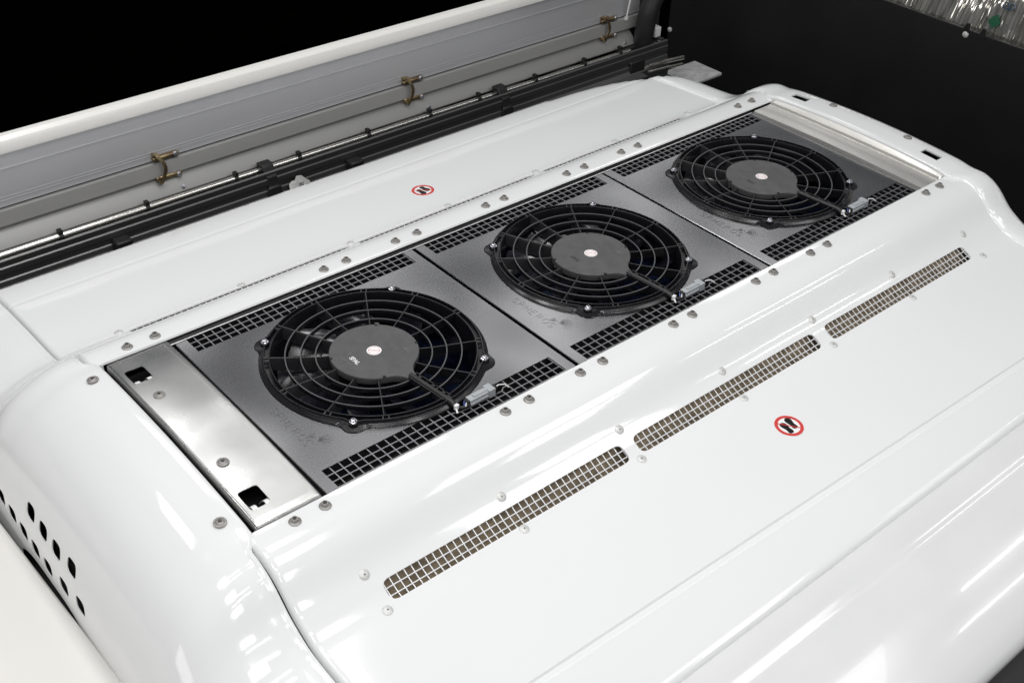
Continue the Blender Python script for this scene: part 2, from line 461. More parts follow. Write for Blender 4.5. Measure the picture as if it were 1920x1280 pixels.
# shallow pressed step near the outer edge of the far cover
# ------------------------------------------------------------------ rounded hood at one end
hood = thing('end_hood', (-1.05, 0, -.30), 'rounded white hood with oval vent holes at the end of the unit', 'hood')
def row_list():
    ys = [0, .03, .06, .09, .12, .15, .18, .205, .225, .24, .25, .258, .266, .274, .283, .293, .305, .317, .328, .338, .348, .358, .368, .378, .388, .398,
          .408, .418, .43, .445, .465, .49, .52, .55, .575, .60, .62, .64, .66, .68, .70, .72, .74, .76, .78, .79]
    return [-y for y in reversed(ys[1:])] + ys
RY = row_list()
WALL = [(-.95, .011), (-1.0, .005), (-1.045, -.013), (-1.08, -.036), (-1.107, -.065), (-1.127, -.095), (-1.141, -.125), (-1.150, -.155), (-1.156, -.188), (-1.1595, -.24), (-1.162, -.302)]
HX = pchip([(k, p[0]) for k, p in enumerate(WALL)]); HF = pchip([(k, (.011 - p[1]) / .313) for k, p in enumerate(WALL)])
mb = MB(); cols = []
NT = 44
for j, y in enumerate(RY):
    a = abs(y); k = sstep(.262, .288, a)
    xr = -.9405 * (1 - k) + -.9585 * k
    zt = CAPPROF(a)
    line = [(xr, zt - .020), (xr - .0003, zt - .008), (xr - .0015, zt - .003), (xr - .004, zt - .0008), (xr - .009, zt)]
    for i in range(1, NT + 1):
        u = 10 * i / NT; x = min(line[-1][0] - .0012, HX(u))
        line.append((x, zt - (zt + .302) * HF(u)))
    nc = len(line)
    mb.v += [(x, y, z) for x, z in line]
for j in range(len(RY) - 1):
    for i in range(nc - 1):
        mb.f.append([j * nc + i, j * nc + i + 1, (j + 1) * nc + i + 1, (j + 1) * nc + i][::-1])
off = tuple(hood.location)
ho = mb.build('shell', 'white_paint', hood, smooth=50, fix=False, off=off)
solidify(ho, .0016)
def oval(w, h, n=20):   # rounded slot outline
    pts = []
    for k in range(n):
        t = 2 * PI * k / n; c, s_ = math.cos(t), math.sin(t)
        pts.append((w * math.copysign(abs(c) ** .62, c), h * math.copysign(abs(s_) ** .62, s_)))
    return pts
HOLES = [(.134, -.139), (.083, -.142), (.031, -.143), (-.026, -.138)] + [(.2620, -.192), (.2135, -.197), (.1656, -.201), (.1163, -.204), (.0656, -.205), (.0018, -.197), (-.0614, -.188)]
cm = MB()
for (y, z) in HOLES:
    pts = oval(.0160, .0140)
    n = len(pts); sh = .12
    vs = [(-1.24, y + p + sh * q, z + q) for p, q in pts] + [(-1.06, y + p + sh * q, z + q) for p, q in pts]
    cm.add(vs, [tuple(range(n)), tuple(reversed(range(n, 2 * n)))] + [(i, (i + 1) % n, n + (i + 1) % n, n + i) for i in range(n)])
cm.v = [(x - off[0], y - off[1], z - off[2]) for x, y, z in cm.v]
# arched cut-out at the foot
poly = [(.19 - .26 * k / 16, -.257 + .024 * (1 - (2 * k / 16 - 1) ** 4)) for k in range(17)] + [(-.07, -.32), (.19, -.32)]
n = len(poly); cm2 = MB(); cm2.add([(-1.24 - off[0], y - off[1], z - off[2]) for y, z in poly] + [(-1.10 - off[0], y - off[1], z - off[2]) for y, z in poly],
       [tuple(range(n)), tuple(reversed(range(n, 2 * n)))] + [(i, (i + 1) % n, n + (i + 1) % n, n + i) for i in range(n)])
cut(ho, [cm.mesh('c1'), cm2.mesh('c2')])
for p in ho.data.polygons: p.use_smooth = True
ho.data.set_sharp_from_angle(angle=math.radians(50))
MB().box(-1.120, -.965, -.70, .70, -.30, -.235).build('inner_tray', 'black_box', hood, off=off)
MB().box(-1.112, -1.094, -.32, .32, -.235, -.110).build('hole_shade_wall', 'black_box', hood, off=off)  # black wall added behind the holes, stands in for the shade inside
for y in (.2185, -.2175):
    z = CAPPROF(abs(y)); fastener(FLATB, ('bolt', 'socket'), hood, (-.971, y, z + .0002), Vector((-.03, .06 * (1 if y > 0 else -1), 1)).normalized())

# ------------------------------------------------------------------ white end frame at the other end
ef = thing('arched_end_cover', (.95, 0, -.30), 'arched white end frame with two rectangular slots, next to the black wall', 'end frame')
OUT = [(.8985, -.006), (.901, -.0005), (.905, .003), (.911, .006), (.920, .0072), (.935, .007), (.950, .0065), (.964, .0035), (.976, -.0025), (.986, -.0115), (.994, -.024), (.9995, -.042), (1.002, -.07), (1.003, -.13), (1.003, -.19)]
INN = [(.8795, -.010), (.880, .001), (.8815, .0042), (.885, .0058), (.892, .0064), (.905, .0066), (.935, .0066), (.955, .0050), (.970, -.001), (.983, -.0105), (.992, -.022), (.9985, -.040), (1.001, -.068), (1.002, -.13), (1.002, -.19)]
mb = MB(); nc = len(OUT)
for y in RY:
    a = abs(y); k = sstep(.268, .300, a); zt = CAPPROF(a)
    bow = .010 * (1 - (a / .79) ** 2)
    for (p, q) in zip(INN, OUT):
        x = p[0] * (1 - k) + q[0] * k; dz = p[1] * (1 - k) + q[1] * k
        bx = bow * sstep(.93, .99, x)
        z = zt + dz + corner(x, a)
        mb.v.append((x + bx, y, max(z, -.302)))
for j in range(len(RY) - 1):
    for i in range(nc - 1):
        mb.f.append([j * nc + i, j * nc + i + 1, (j + 1) * nc + i + 1, (j + 1) * nc + i])
off = tuple(ef.location)
eo = mb.build('shell', 'white_paint', ef, smooth=60, fix=False, off=off); solidify(eo, .004)
cm = MB()
for y in (.1955, -.1915):
    cm.box(.911, .936, y - .0235, y + .0235, -.05, .05)
cm.v = [(x - off[0], y - off[1], z - off[2]) for x, y, z in cm.v]
cut(eo, [cm.mesh('c')])
for p in eo.data.polygons: p.use_smooth = True
eo.data.set_sharp_from_angle(angle=math.radians(60))
MB().box(.885, .975, -.25, .25, -.05, -.028).build('inner_tray', 'black_box', ef, off=off)
MB().box(.90, .985, -.70, .70, -.30, -.13).build('foot', 'black_rubber', ef, off=off)
for y in (.1125, -.1085):
    z = CAPPROF(abs(y)) + .0066; fastener(FLATB, ('bolt', 'socket'), ef, (.948, y, z - .0003), Vector((.05, .03 * (1 if y > 0 else -1), 1)).normalized())
for y in (.1955, -.1915):
    mb = MB(); mb.tube([(.912, y + .012, -.016), (.934, y + .012, -.016)], .003, 8); mb.build('latch_pin', 'screw_zinc', ef, off=off)

# ------------------------------------------------------------------ aluminium cover plate next to the hood
cp = thing('cover_plate', (-.875, 0, -.03), 'bare aluminium cover plate with two square openings beside the hood', 'plate')
off = tuple(cp.location)
def CP(y): return .0100 - .13 * y * y
mb = MB(); XS = [(-.934, -.020), (-.9338, -.004), (-.9328, -.0012), (-.930, 0), (-.928, 0), (-.915, 0), (-.90, 0), (-.885, 0), (-.870, 0), (-.855, 0), (-.840, 0), (-.828, 0), (-.8225, 0), (-.8205, -.0002), (-.8186, -.0014), (-.8172, -.005), (-.8168, -.03)]
YS = [-.2570, -.2567, -.2555, -.252] + [-.24 + .48 * k / 30 for k in range(31)] + [.243, .2455, .2465, .2468]
nc = len(XS)
for j, y in enumerate(YS):
    e = 0
    if j == 0 or j == len(YS) - 1: e = -.012
    elif j == 1 or j == len(YS) - 2: e = -.0035
    elif j == 2 or j == len(YS) - 3: e = -.001
    for x, dz in XS: mb.v.append((x, y, CP(y) + min(dz, 0) + e))
for j in range(len(YS) - 1):
    for i in range(nc - 1): mb.f.append([j * nc + i, j * nc + i + 1, (j + 1) * nc + i + 1, (j + 1) * nc + i])
co = mb.build('sheet', 'aluminium', cp, smooth=50, fix=False, off=off); solidify(co, .0018)
cm = MB()
for y in (.1815, -.2025):
    pts = [(-.9045 + p, y + q) for p, q in [(.0175 * math.copysign(abs(math.cos(t)) ** .25, math.cos(t)), .0225 * math.copysign(abs(math.sin(t)) ** .25, math.sin(t))) for t in [2 * PI * (k + .5) / 28 for k in range(28)]]]
    cm.prism(pts, -.06, .05)
cm.v = [(x - off[0], y - off[1], z - off[2]) for x, y, z in cm.v]
cut(co, [cm.mesh('c')])
for p in co.data.polygons: p.use_smooth = True
co.data.set_sharp_from_angle(angle=math.radians(50))
for y in (.1815, -.2025):
    for dx in (-.010, .0125):       # two bent sheet tongues inside each opening
        mb = MB(); path = [(-.9045 + dx, y + .003 - .026 * t, CP(y) - .0015 - .020 * (1 - math.sin(PI / 2 * min(1, t * 1.3)))) for t in [k / 8 for k in range(9)]][::-1]
        pts = []
        for (x, yy, z) in path: pts += [(x - .0042, yy, z), (x + .0042, yy, z)]
        pts2 = [(p[0], p[1] , p[2] - .0012) for p in pts]
        k = len(pts); fs = [(2 * i, 2 * i + 1, 2 * i + 3, 2 * i + 2) for i in range(8)] + [(k + 2 * i + 2, k + 2 * i + 3, k + 2 * i + 1, k + 2 * i) for i in range(8)]
        fs += [(2 * i, 2 * i + 2, k + 2 * i + 2, k + 2 * i) for i in range(8)] + [(2 * i + 1, k + 2 * i + 1, k + 2 * i + 3, 2 * i + 3) for i in range(8)]
        mb.add(pts + pts2, fs); mb.build('tongue', 'white_plastic', cp, off=off)
MB().box(-.93, -.822, -.245, .24, -.075, -.035).build('well', 'black_box', cp, off=off)
for y in (.1065, -.1075):
    fastener(FLATB, ('bolt', 'socket'), cp, (-.9035, y, CP(y) + .0002))
# folded hem lines on the sheet
mb = MB()
for (x0, x1, y0, y1) in [(-.829, -.8283, -.245, .238), (-.931, -.829, -.2485, -.2478), (-.931, -.829, .2395, .2402)]:
    nn = 14
    for k in range(nn):
        ya, yb = y0 + (y1 - y0) * k / nn, y0 + (y1 - y0) * (k + 1) / nn
        mb.add([(x0, ya, CP(ya) + .0004), (x1, ya, CP(ya) + .0004), (x1, yb, CP(yb) + .0004), (x0, yb, CP(yb) + .0004)], [(0, 1, 2, 3)])
mb.build('hem', 'bracket_aluminium', cp, smooth=0, off=off)

# ------------------------------------------------------------------ aluminium end bracket beside the end frame
eb = thing('end_bracket', (.84, 0, -.03), 'bent aluminium bracket along the arched white end frame', 'bracket')
off = tuple(eb.location)
mb = MB(); mb2 = MB(); mb3 = MB()
ny = 40
SEC = [(.7965, -.016), (.7965, -.003), (.7972, -.0008), (.800, 0), (.830, 0), (.8565, 0), (.8580, .0010), (.8585, .0075), (.8600, .0082), (.8612, .0070), (.8615, -.004)]
nc = len(SEC)
for j in range(ny + 1):
    y = -.257 + .497 * j / ny
    cz = -.0035 - .03 * (y + .008) ** 2
    for x, dz in SEC: mb.v.append((x + .004 * (1 - (y / .26) ** 2), y, (cz + dz) if dz > -.01 else -.0125))
for j in range(ny):
    for i in range(nc - 1): mb.f.append([j * nc + i, j * nc + i + 1, (j + 1) * nc + i + 1, (j + 1) * nc + i])
bo = mb.build('tray', 'bracket_aluminium', eb, smooth=40, fix=False, off=off); solidify(bo, .0015)
mb = MB()
for j in range(ny + 1):
    y = -.257 + .497 * j / ny; cz = .0065 - .20 * y * y
    mb.v += [(.862, y, -.0140), (.866, y, -.0060), (.8835, y, cz + .0080)]
for j in range(ny):
    for i in range(2): mb.f.append([j * 3 + i, j * 3 + i + 1, (j + 1) * 3 + i + 1, (j + 1) * 3 + i])
bo = mb.build('upright', 'bracket_aluminium', eb, smooth=40, fix=False, off=off); solidify(bo, .0015)
MB().box(.805, .885, -.25, .24, -.09, -.022).build('support', 'black_box', eb, off=off)

# ------------------------------------------------------------------ fan plates
S = .5387; ZP = -.0115
def plate_proto():
    th = thing('fan_plate', (0, 0, ZP), 'x', 'plate', 'steel fan plates in a row')
    bm = bmesh.new()
    def loop(pts):
        vs = [bm.verts.new((x, y, 0)) for x, y in pts]
        return [bm.edges.new((vs[i], vs[(i + 1) % len(vs)])) for i in range(len(vs))]
    hx0, hx1 = -.2662, .2662
    def rect(x0, x1, y0, y1, n):
        p = []
        p += [(x0 + (x1 - x0) * k / n, y0) for k in range(n)]; p += [(x1, y0 + (y1 - y0) * k / n) for k in range(n)]
        p += [(x1 - (x1 - x0) * k / n, y1) for k in range(n)]; p += [(x0, y1 - (y1 - y0) * k / n) for k in range(n)]
        return p
    E = loop(rect(hx0 + .0015, hx1 - .0015, -.275, .263, 12))
    outer = list(E)
    E += loop([(.186 * math.cos(2 * PI * k / 72), .186 * math.sin(2 * PI * k / 72)) for k in range(72)])
    for (y0, y1) in ((-.248, -.2005), (.2005, .248)):
        E += loop([(-.2435, y0), (.2435, y0), (.2435, y1), (-.2435, y1)])
    r = bmesh.ops.triangle_fill(bm, use_beauty=True, use_dissolve=False, edges=E)
    bmesh.ops.recalc_face_normals(bm, faces=bm.faces)
    for f in bm.faces:
        if f.normal.z < 0: f.normal_flip()
    # bent-down outer edge
    r = bmesh.ops.extrude_edge_only(bm, edges=outer)
    vs = [v for v in r['geom'] if isinstance(v, bmesh.types.BMVert)]
    es = [e for e in r['geom'] if isinstance(e, bmesh.types.BMEdge)]
    for v in vs:
        v.co.x += .0012 if v.co.x > 0 else -.0012; v.co.z = -.0012
    r = bmesh.ops.extrude_edge_only(bm, edges=[e for e in es if all(abs(v.co.z + .0012) < 1e-6 for v in e.verts)])
    for v in r['geom']:
        if isinstance(v, bmesh.types.BMVert): v.co.x += .0004 if v.co.x > 0 else -.0004; v.co.z = -.014
    bmesh.ops.recalc_face_normals(bm, faces=bm.faces)
    me = bpy.data.meshes.new('sheet'); bm.to_mesh(me); bm.free()
    o = finish('sheet', me, 'plate_steel', th, smooth=20)
    # lettering pressed into the plate, reading along the plate edge
    for i_, ch in enumerate('SPHEROS'):
        mb = MB(); stroke_text(ch, .0150, 0, (-.2320, -.0215 - .0172 * i_), .0006, .0001, mb)
        mb.build('letter', 'plate_steel', th, smooth=60)
    mb = MB()
    def stroke(p, q, b, w=.00055):
        pts = []
        for k in range(9):
            u = k / 8; x = p[0] + (q[0] - p[0]) * u; y = p[1] + (q[1] - p[1]) * u
            nx, ny = -(q[1] - p[1]), q[0] - p[0]; pts.append((x + nx * b * 4 * u * (1 - u), y + ny * b * 4 * u * (1 - u), .0002))
        mb.tube(pts, [w * (.5 + .5 * math.sin(PI * min(1, .15 + k / 8))) for k in range(9)], 4)
    for k in range(6):      # spread tail feathers of the emblem
        a = math.radians(-92 + 17 * k); L = .027 - .0012 * abs(k - 2)
        stroke((-.2085, -.1330), (-.2085 + L * math.cos(a), -.1330 + L * math.sin(a)), .10)
    for k in range(5):      # small wing
        a = math.radians(62 + 22 * k); L = .012
        stroke((-.2085, -.1255), (-.2085 + L * math.cos(a), -.1255 + L * math.sin(a)), -.1, .00045)
    stroke((-.2055, -.1250), (-.2092, -.1340), .05)
    mb.build('emblem', 'plate_steel', th, smooth=40)
    # wire mesh in the two strips
    for sgn in (-1, 1):
        mb = MB(); y0, y1 = .2000, .2485; pitch = .0181
        def wb(xa, ya, xb, yb, w=.00095):
            d = Vector((xb - xa, yb - ya, 0)); L = d.length
            mb.obox(((xa + xb) / 2, (ya + yb) / 2, -.0022), d, (-d.y, d.x, 0), (0, 0, 1), L / 2, w, .0009)
        cutx = (.012, .127) if sgn < 0 else None
        ymid = [.2160, .2322]
        x = -.2435 + .0147
        while x < .2435:
            ys = sgn * y0
            if cutx and cutx[0] < x < cutx[1]: ys = -ymid[0] - .006
            wb(x, ys, x, sgn * y1); x += pitch
        for yy in ymid:
            if cutx and yy < .22:
                wb(-.244, -yy, cutx[0] - .004, -yy); wb(cutx[1] - .004, -yy, .244, -yy)
                wb(cutx[0] - .004, -yy, cutx[0] + .012, -yy - .006); wb(cutx[0] + .012, -yy - .006, cutx[1] - .012, -yy - .006); wb(cutx[1] - .012, -yy - .006, cutx[1] - .004, -yy)
            else: wb(-.244, sgn * yy, .244, sgn * yy)
        mb.build('wire_mesh', 'mesh_wire', th, smooth=0)
        MB().box(-.246, .246, *sorted((sgn * .199, sgn * .25)), -.05, -.047).build('strip_floor', 'black_box', th, smooth=0)
        mb = MB()
        for q in (.1985, .2495): mb.box(-.246, .246, *sorted((sgn * q, sgn * (q + .001))), -.047, -.0035)
        for q in (-.2455, .2445): mb.box(q, q + .001, *sorted((sgn * .199, sgn * .25)), -.047, -.0035)
        mb.build('strip_wall', 'black_box', th, smooth=0)
    return th
p0 = plate_proto(); p1 = copy_tree(p0); p2 = copy_tree(p0)
for p, i, lab in ((p0, -1, 'grey steel plate holding a fan, next to the bare aluminium cover plate'),
                  (p1, 0, 'grey steel plate holding the middle fan, between two like plates'),
                  (p2, 1, 'grey steel plate holding a fan, next to the bent aluminium bracket')):
    p.location.x = S * i; p['label'] = lab

# ------------------------------------------------------------------ condenser box and fins under the fans
cb = thing('condenser', (0, 0, -.2), 'dark finned cooling coil seen through the fan guards', 'cooling coil')
off = tuple(cb.location)
mb = MB(); mb.box(-.815, .80, -.34, .34, -.31, -.125); mb.build('coil_block', 'black_box', cb, off=off)
mb = MB(); x = -.80
while x < .795:
    mb.box(x, x + .0012, -.27, .27, -.126, -.104); x += .0042
mb.build('fin_bank', 'fin_blue', cb, smooth=0, fix=False, off=off)
mb = MB()
for y in (-.30, .30): mb.box(-.813, .798, y - .004, y + .004, -.125, -.0275)
for x in (-.809, .794): mb.box(x - .004, x + .004, -.296, .296, -.125, -.0275)
mb.build('side_wall', 'black_box', cb, off=off)
# trim wire; black strip stands in for shade between the far rail and plates
mb = MB(); mb.box(-.815, .80, .2475, .262, -.026, -.0095); mb.build('gap_shade_strip', 'black_rubber', cb, off=off)
mb = MB(); mb.tube([(-.815, .2465, -.0105), (.79, .2425, -.0105)], .0011, 6); mb.build('trim_wire', 'slot_wire', cb, off=off)
mb = MB(); mb.box(-.82, .80, .262, .30, -.05, -.0065); mb.build('rail', 'black_rubber', cb, off=off)
mb = MB(); mb.box(-.82, .80, -.31, -.262, -.05, -.0165); mb.build('rail', 'black_rubber', cb, off=off)

# ------------------------------------------------------------------ fan
def fan_proto():
    th = thing('condenser_fan', (0, 0, ZP), 'x', 'fan', 'black fans in a row')
    Z = -ZP     # local height of the top of the guard above the plate
    def contour(base, lug, wdt):
        pts = []
        n = 240
        for k in range(n):
            t = 2 * PI * k / n
            d = ((math.degrees(t) - 45 + 45) % 90) - 45
            pts.append((base + lug * math.exp(-abs(d / wdt) ** 3), t))
        return pts
    # shroud: skirt, channel floor, two rims
    out = contour(.2060, .0135, 5.0); rim = contour(.1965, .0045, 3.6)
    mb = MB(); n = len(out)
    ring = lambda f, z: [(f(k) * math.cos(out[k][1]), f(k) * math.sin(out[k][1]), z) for k in range(n)]
    loops = [ring(lambda k: out[k][0], .0002), ring(lambda k: out[k][0] - .0012, .0022), ring(lambda k: rim[k][0] + .0032, .0042), ring(lambda k: rim[k][0] + .0013, .0070),
             ring(lambda k: rim[k][0] + .0008, Z), ring(lambda k: rim[k][0] - .0008, Z), ring(lambda k: rim[k][0] - .0011, .0028),
             ring(lambda k: .1880, .0022), ring(lambda k: .1870, Z - .0003), ring(lambda k: .1853, Z - .0003), ring(lambda k: .1838, .004), ring(lambda k: .1790, -.052)]
    vs = [v for l in loops for v in l]; fs = []
    for a in range(len(loops) - 1):
        for k in range(n): fs.append((a * n + k, a * n + (k + 1) % n, (a + 1) * n + (k + 1) % n, (a + 1) * n + k))
    mb.add(vs, fs); sh = mb.build('shroud', 'fan_plastic', th, smooth=38)
    def rad(t): return Vector((math.cos(t), math.sin(t), 0)), Vector((-math.sin(t), math.cos(t), 0))
    # small bridges between the rims, two beside every spoke
    mb = MB()
    for k in range(12):
        for dd in (-.6, 2.4):
            t = math.radians(30 * k + dd + (0 if k != 9 else 5)); e, f = rad(t)
            mb.obox(e * .1918 + Vector((0, 0, Z - .003)), e, f, (0, 0, 1), .0048, .0006, .0022)
    mb.build('rim_bridge', 'fan_plastic_lit', sh, smooth=0)['kind'] = 'stuff'
    def zr(r): return Z - .0068 * sstep(.186, .10, r) if r < .186 else Z
    def zg(r): return Z - .0068 * min(1, max(0, (.186 - r) / .082))
    # spokes: tall thin vanes
    for k in range(12):
        if k == 9: continue
        e, f = rad(math.radians(30 * k)); mb = MB(); vs = []; 
        rs = [.078, .10, .125, .155, .1858]
        lean = .006
        for r in rs:
            top = zg(r) + .0004; bot = top - .024
            c = e * r
            for (sd, z, ln) in ((-.0011, top, 0), (.0011, top, 0), (.0009, bot, lean), (-.0009, bot, lean)):
                vs.append(c + f * (sd + ln) + Vector((0, 0, z)))
        fs = [(0, 1, 2, 3), (19, 18, 17, 16)]
        for a in range(4):
            for q in range(4): fs.append((a * 4 + q, a * 4 + (q + 1) % 4, a * 4 + 4 + (q + 1) % 4, a * 4 + 4 + q))
        mb.add(vs, fs); mb.build('spoke', 'spoke_plastic', th, smooth=30, bevel=.0005)
    def ring_o(t): return [c for c in t.children if c.name.startswith('guard_ring')][-1]
    # concentric guard rings
    for r in (.1048, .1312, .1585):
        z = zg(r); mb = MB(); mb.lathe([(r - .0009, z - .009), (r + .0009, z - .009), (r + .0011, z - .0008), (r + .0005, z), (r - .0005, z), (r - .0011, z - .0008), (r - .0009, z - .009)], 120, close=False)
        mb.build('guard_ring', 'fan_plastic', th, smooth=40); MB().lathe([(r - .0011, z - .0012), (r - .0011, z + .0001), (r + .0011, z + .0001), (r + .0011, z - .0012)], 120, close=False).build('ring_top_lit', 'fan_plastic_lit', th.children[-1] if False else ring_o(th), smooth=40)  # lighter cap paints the light along the ring's top edge
    # hub cap with its cable tongue
    zh = Z - .0032; poly = []
    t0 = -84.0
    for k in range(140):
        t = -84 + 22 + (360 - 44) * k / 139; poly.append((.0812 * math.cos(math.radians(t)), .0812 * math.sin(math.radians(t))))
    for (r, dt) in ((.0822, -18), (.0845, -14.5), (.0885, -11), (.0935, -8), (.0985, -6.3), (.1035, -5.6), (.1045, 4.6), (.0985, 5.6), (.0935, 7.5), (.0885, 10.5), (.0845, 14.5), (.0822, 18)):
        t = math.radians(t0 + dt); poly.append((r * math.cos(t), r * math.sin(t)))
    mb = MB(); n = len(poly)
    sc_ = lambda s_: [(x * s_, y * s_) for x, y in poly]
    vs = []; 
    for s_, z in ((.965, zh - .016), (.995, zh - .0135), (1.0, zh - .004), (1.0, zh - .0012), (.988, zh)):
        vs += [(x, y, z) for x, y in sc_(s_)]
    fs = []
    for a in range(4):
        for k in range(n): fs.append((a * n + k, a * n + (k + 1) % n, (a + 1) * n + (k + 1) % n, (a + 1) * n + k))
    fs += [tuple(range(4 * n, 5 * n)), tuple(reversed(range(n)))]
    mb.add(vs, fs); hub = mb.build('hub_cap', 'hub_plastic', th, smooth=35)
    mb = MB()
    for t in (52, 160, -20, -112):
        e, f = rad(math.radians(t)); mb.obox(e * .0790 + Vector((0, 0, zh - .0004)), e, f, (0, 0, 1), .0023, .0030, .0008)
    mb.build('clip_slot', 'black_box', hub, smooth=0)['kind'] = 'stuff'
    mb = MB(); mb.lathe([(.0135, zh), (.0135, zh + .0003), (0, zh + .0003)], 40, close=False); st = mb.build('hub_sticker', 'sticker_white', hub, smooth=0)
    mb = MB(); mb.lathe([(.0101, zh + .0003), (.0101, zh + .00045), (.0106, zh + .00045), (.0106, zh + .0003)], 40, close=False)
    mb.obox((0, 0, zh + .00037), (.75, -.66, 0), (.66, .75, 0), (0, 0, 1), .0100, .0005, .00008); mb.build('sticker_ring', 'red_print', st, smooth=0)
    mb = MB(); mb.lathe([(0, -.056), (.060, -.056), (.074, -.044), (.0765, zh - .015), (0, zh - .015)], 48, close=False); mb.build('motor', 'fan_plastic', th, smooth=40)
    # blades
    for k in range(9):
        mb = MB(); t0_ = 2 * PI * k / 9 + .25; nr, nt = 8, 8; vs = []
        for a in range(nr + 1):
            r = .070 + .1045 * a / nr; ch = .42 - .10 * a / nr; sweep = .35 * (a / nr) ** 1.5
            for b in range(nt + 1):
                u = b / nt; t = t0_ + sweep + ch * (u - .5)
                z = -.020 - .030 * u + .007 * math.sin(PI * u)
                vs.append((r * math.cos(t), r * math.sin(t), z))
        fs = [(a * (nt + 1) + b, a * (nt + 1) + b + 1, (a + 1) * (nt + 1) + b + 1, (a + 1) * (nt + 1) + b) for a in range(nr) for b in range(nt)]
        mb.add(vs, fs); bo = mb.build('blade', 'fan_blade', th, smooth=60); solidify(bo, .0018, 0)
    # screws in the lugs
    for k in range(4):
        e, f = rad(math.radians(45 + 90 * k)); c = e * .2
        mb = MB().lathe([(.0088, 0), (.0088, Z - .003), (.0074, Z - .0022)], 20, (c.x, c.y, .0008)); mb.build('lug', 'fan_plastic', sh, smooth=40)
        mb = MB().lathe([(0, Z - .002), (.0068, Z - .002), (.0068, Z - .001), (.0046, Z - .0004), (.0044, Z + .0022), (.0032, Z + .0030), (.0020, Z + .0030), (.0018, Z + .0016), (0, Z + .0016)], 18, (c.x, c.y, 0), close=False)
        so = mb.build('screw', 'screw_zinc', th, smooth=40)
        MB().lathe([(0, Z + .0014), (.0018, Z + .0014), (.0018, Z + .0021), (0, Z + .0021)], 6, (c.x, c.y, 0), close=False).build('socket', 'socket_dark', so, smooth=0)
    # cable channel and cable
    d = Vector((math.cos(math.radians(-84)), math.sin(math.radians(-84)), 0)); f = Vector((-d.y, d.x, 0))
    mb = MB()
    for s_ in (-1, 1): mb.obox(d * .146 + f * (s_ * .0088) + Vector((0, 0, Z - .006)), d, f, (0, 0, 1), .044, .0010, .006)
    mb.obox(d * .146 + Vector((0, 0, Z - .0105)), d, f, (0, 0, 1), .044, .0088, .0012)
    for r in (.116, .150, .176): mb.obox(d * r + f * .0062 + Vector((0, 0, Z - .0012)), d, f, (0, 0, 1), .0035, .0034, .0012)
    mb.build('cable_channel', 'fan_plastic', th, smooth=0)
    mb = MB(); P_ = [d * r + f * -.001 + Vector((0, 0, Z - .0035)) for r in (.098, .115, .135, .155, .175, .190)]
    P_ += [Vector((.0205, -.203, Z - .004)), Vector((.0205, -.2125, .0048))]
    mb.tube(P_, [.0052, .0052, .0052, .0052, .0053, .0056, .0056, .0048], 10); cab = mb.build('cable', 'cable_black', th, smooth=50)
    mb = MB(); mb.tube([(.0205, -.2120, .0050), (.026, -.2175, .0030), (.034, -.2205, .0025), (.046, -.2200, .0035)], .0030, 8)
    mb.build('cable_tail', 'cable_black', cab, smooth=50)
    mb = MB(); mb.obox((.0195, -.2150, .0065), (1, .3, 0), (-.3, 1, 0), (0, 0, 1), .0042, .0032, .0046); mb.obox((.0148, -.2215, .0050), (.5, 1, 0), (-1, .5, 0), (0, 0, 1), .0070, .0016, .0012)
    mb.build('cable_tie', 'white_plastic', cab, smooth=0, bevel=.0006)
    # plug connector
    u = Vector((1, .02, 0)).normalized(); v = Vector((-u.y, u.x, 0)); c0 = Vector((.0740, -.2150, .0052))
    mb = MB()
    mb.obox(c0 + u * -.004, u, v, (0, 0, 1), .0260, .0075, .0068); mb.obox(c0 + u * .0175 + Vector((0, 0, .0008)), u, v, (0, 0, 1), .0070, .0100, .0084)
    mb.obox(c0 + u * -.004 + Vector((0, 0, .0075)), u, v, (0, 0, 1), .0150, .0036, .0016); mb.obox(c0 + u * -.010 - v * .0078 + Vector((0, 0, -.0015)), u, v, (0, 0, 1), .0200, .0018, .0020)
    con = mb.build('plug', 'grey_connector', th, smooth=0, bevel=.0009)
    mb = MB(); mb.obox(c0 + u * -.0325, u, v, (0, 0, 1), .0035, .0060, .0056); mb.build('plug_seal', 'black_rubber', con, smooth=0, bevel=.001)
    mb = MB(); mb.obox(c0 + u * .0275 + Vector((0, 0, .001)), u, v, (0, 0, 1), .0050, .0055, .0050)
    mb.build('plug_seal', 'black_rubber', con, smooth=0, bevel=.001)
    mb = MB(); mb.tube([(.0335, -.2190, .0040), (.0365, -.2140, .0085), (.0410, -.2125, .0080)], .0011, 6); mb.build('wire', 'wire_blue', con)
    mb = MB(); mb.tube([(.0340, -.2215, .0040), (.0385, -.2185, .0085), (.0420, -.2160, .0080)], .0012, 6)
    mb.tube([c0 + u * .0300, c0 + u * .040 + Vector((0, .001, .002)), c0 + u * .050 + Vector((0, -.004, .0015)), c0 + u * .055 + Vector((0, -.010, -.004))], .0012, 6); mb.build('wire', 'white_plastic', con)
    return th, hub, zh
f0, hub0, zh = fan_proto(); f1 = copy_tree(f0); f2 = copy_tree(f0)
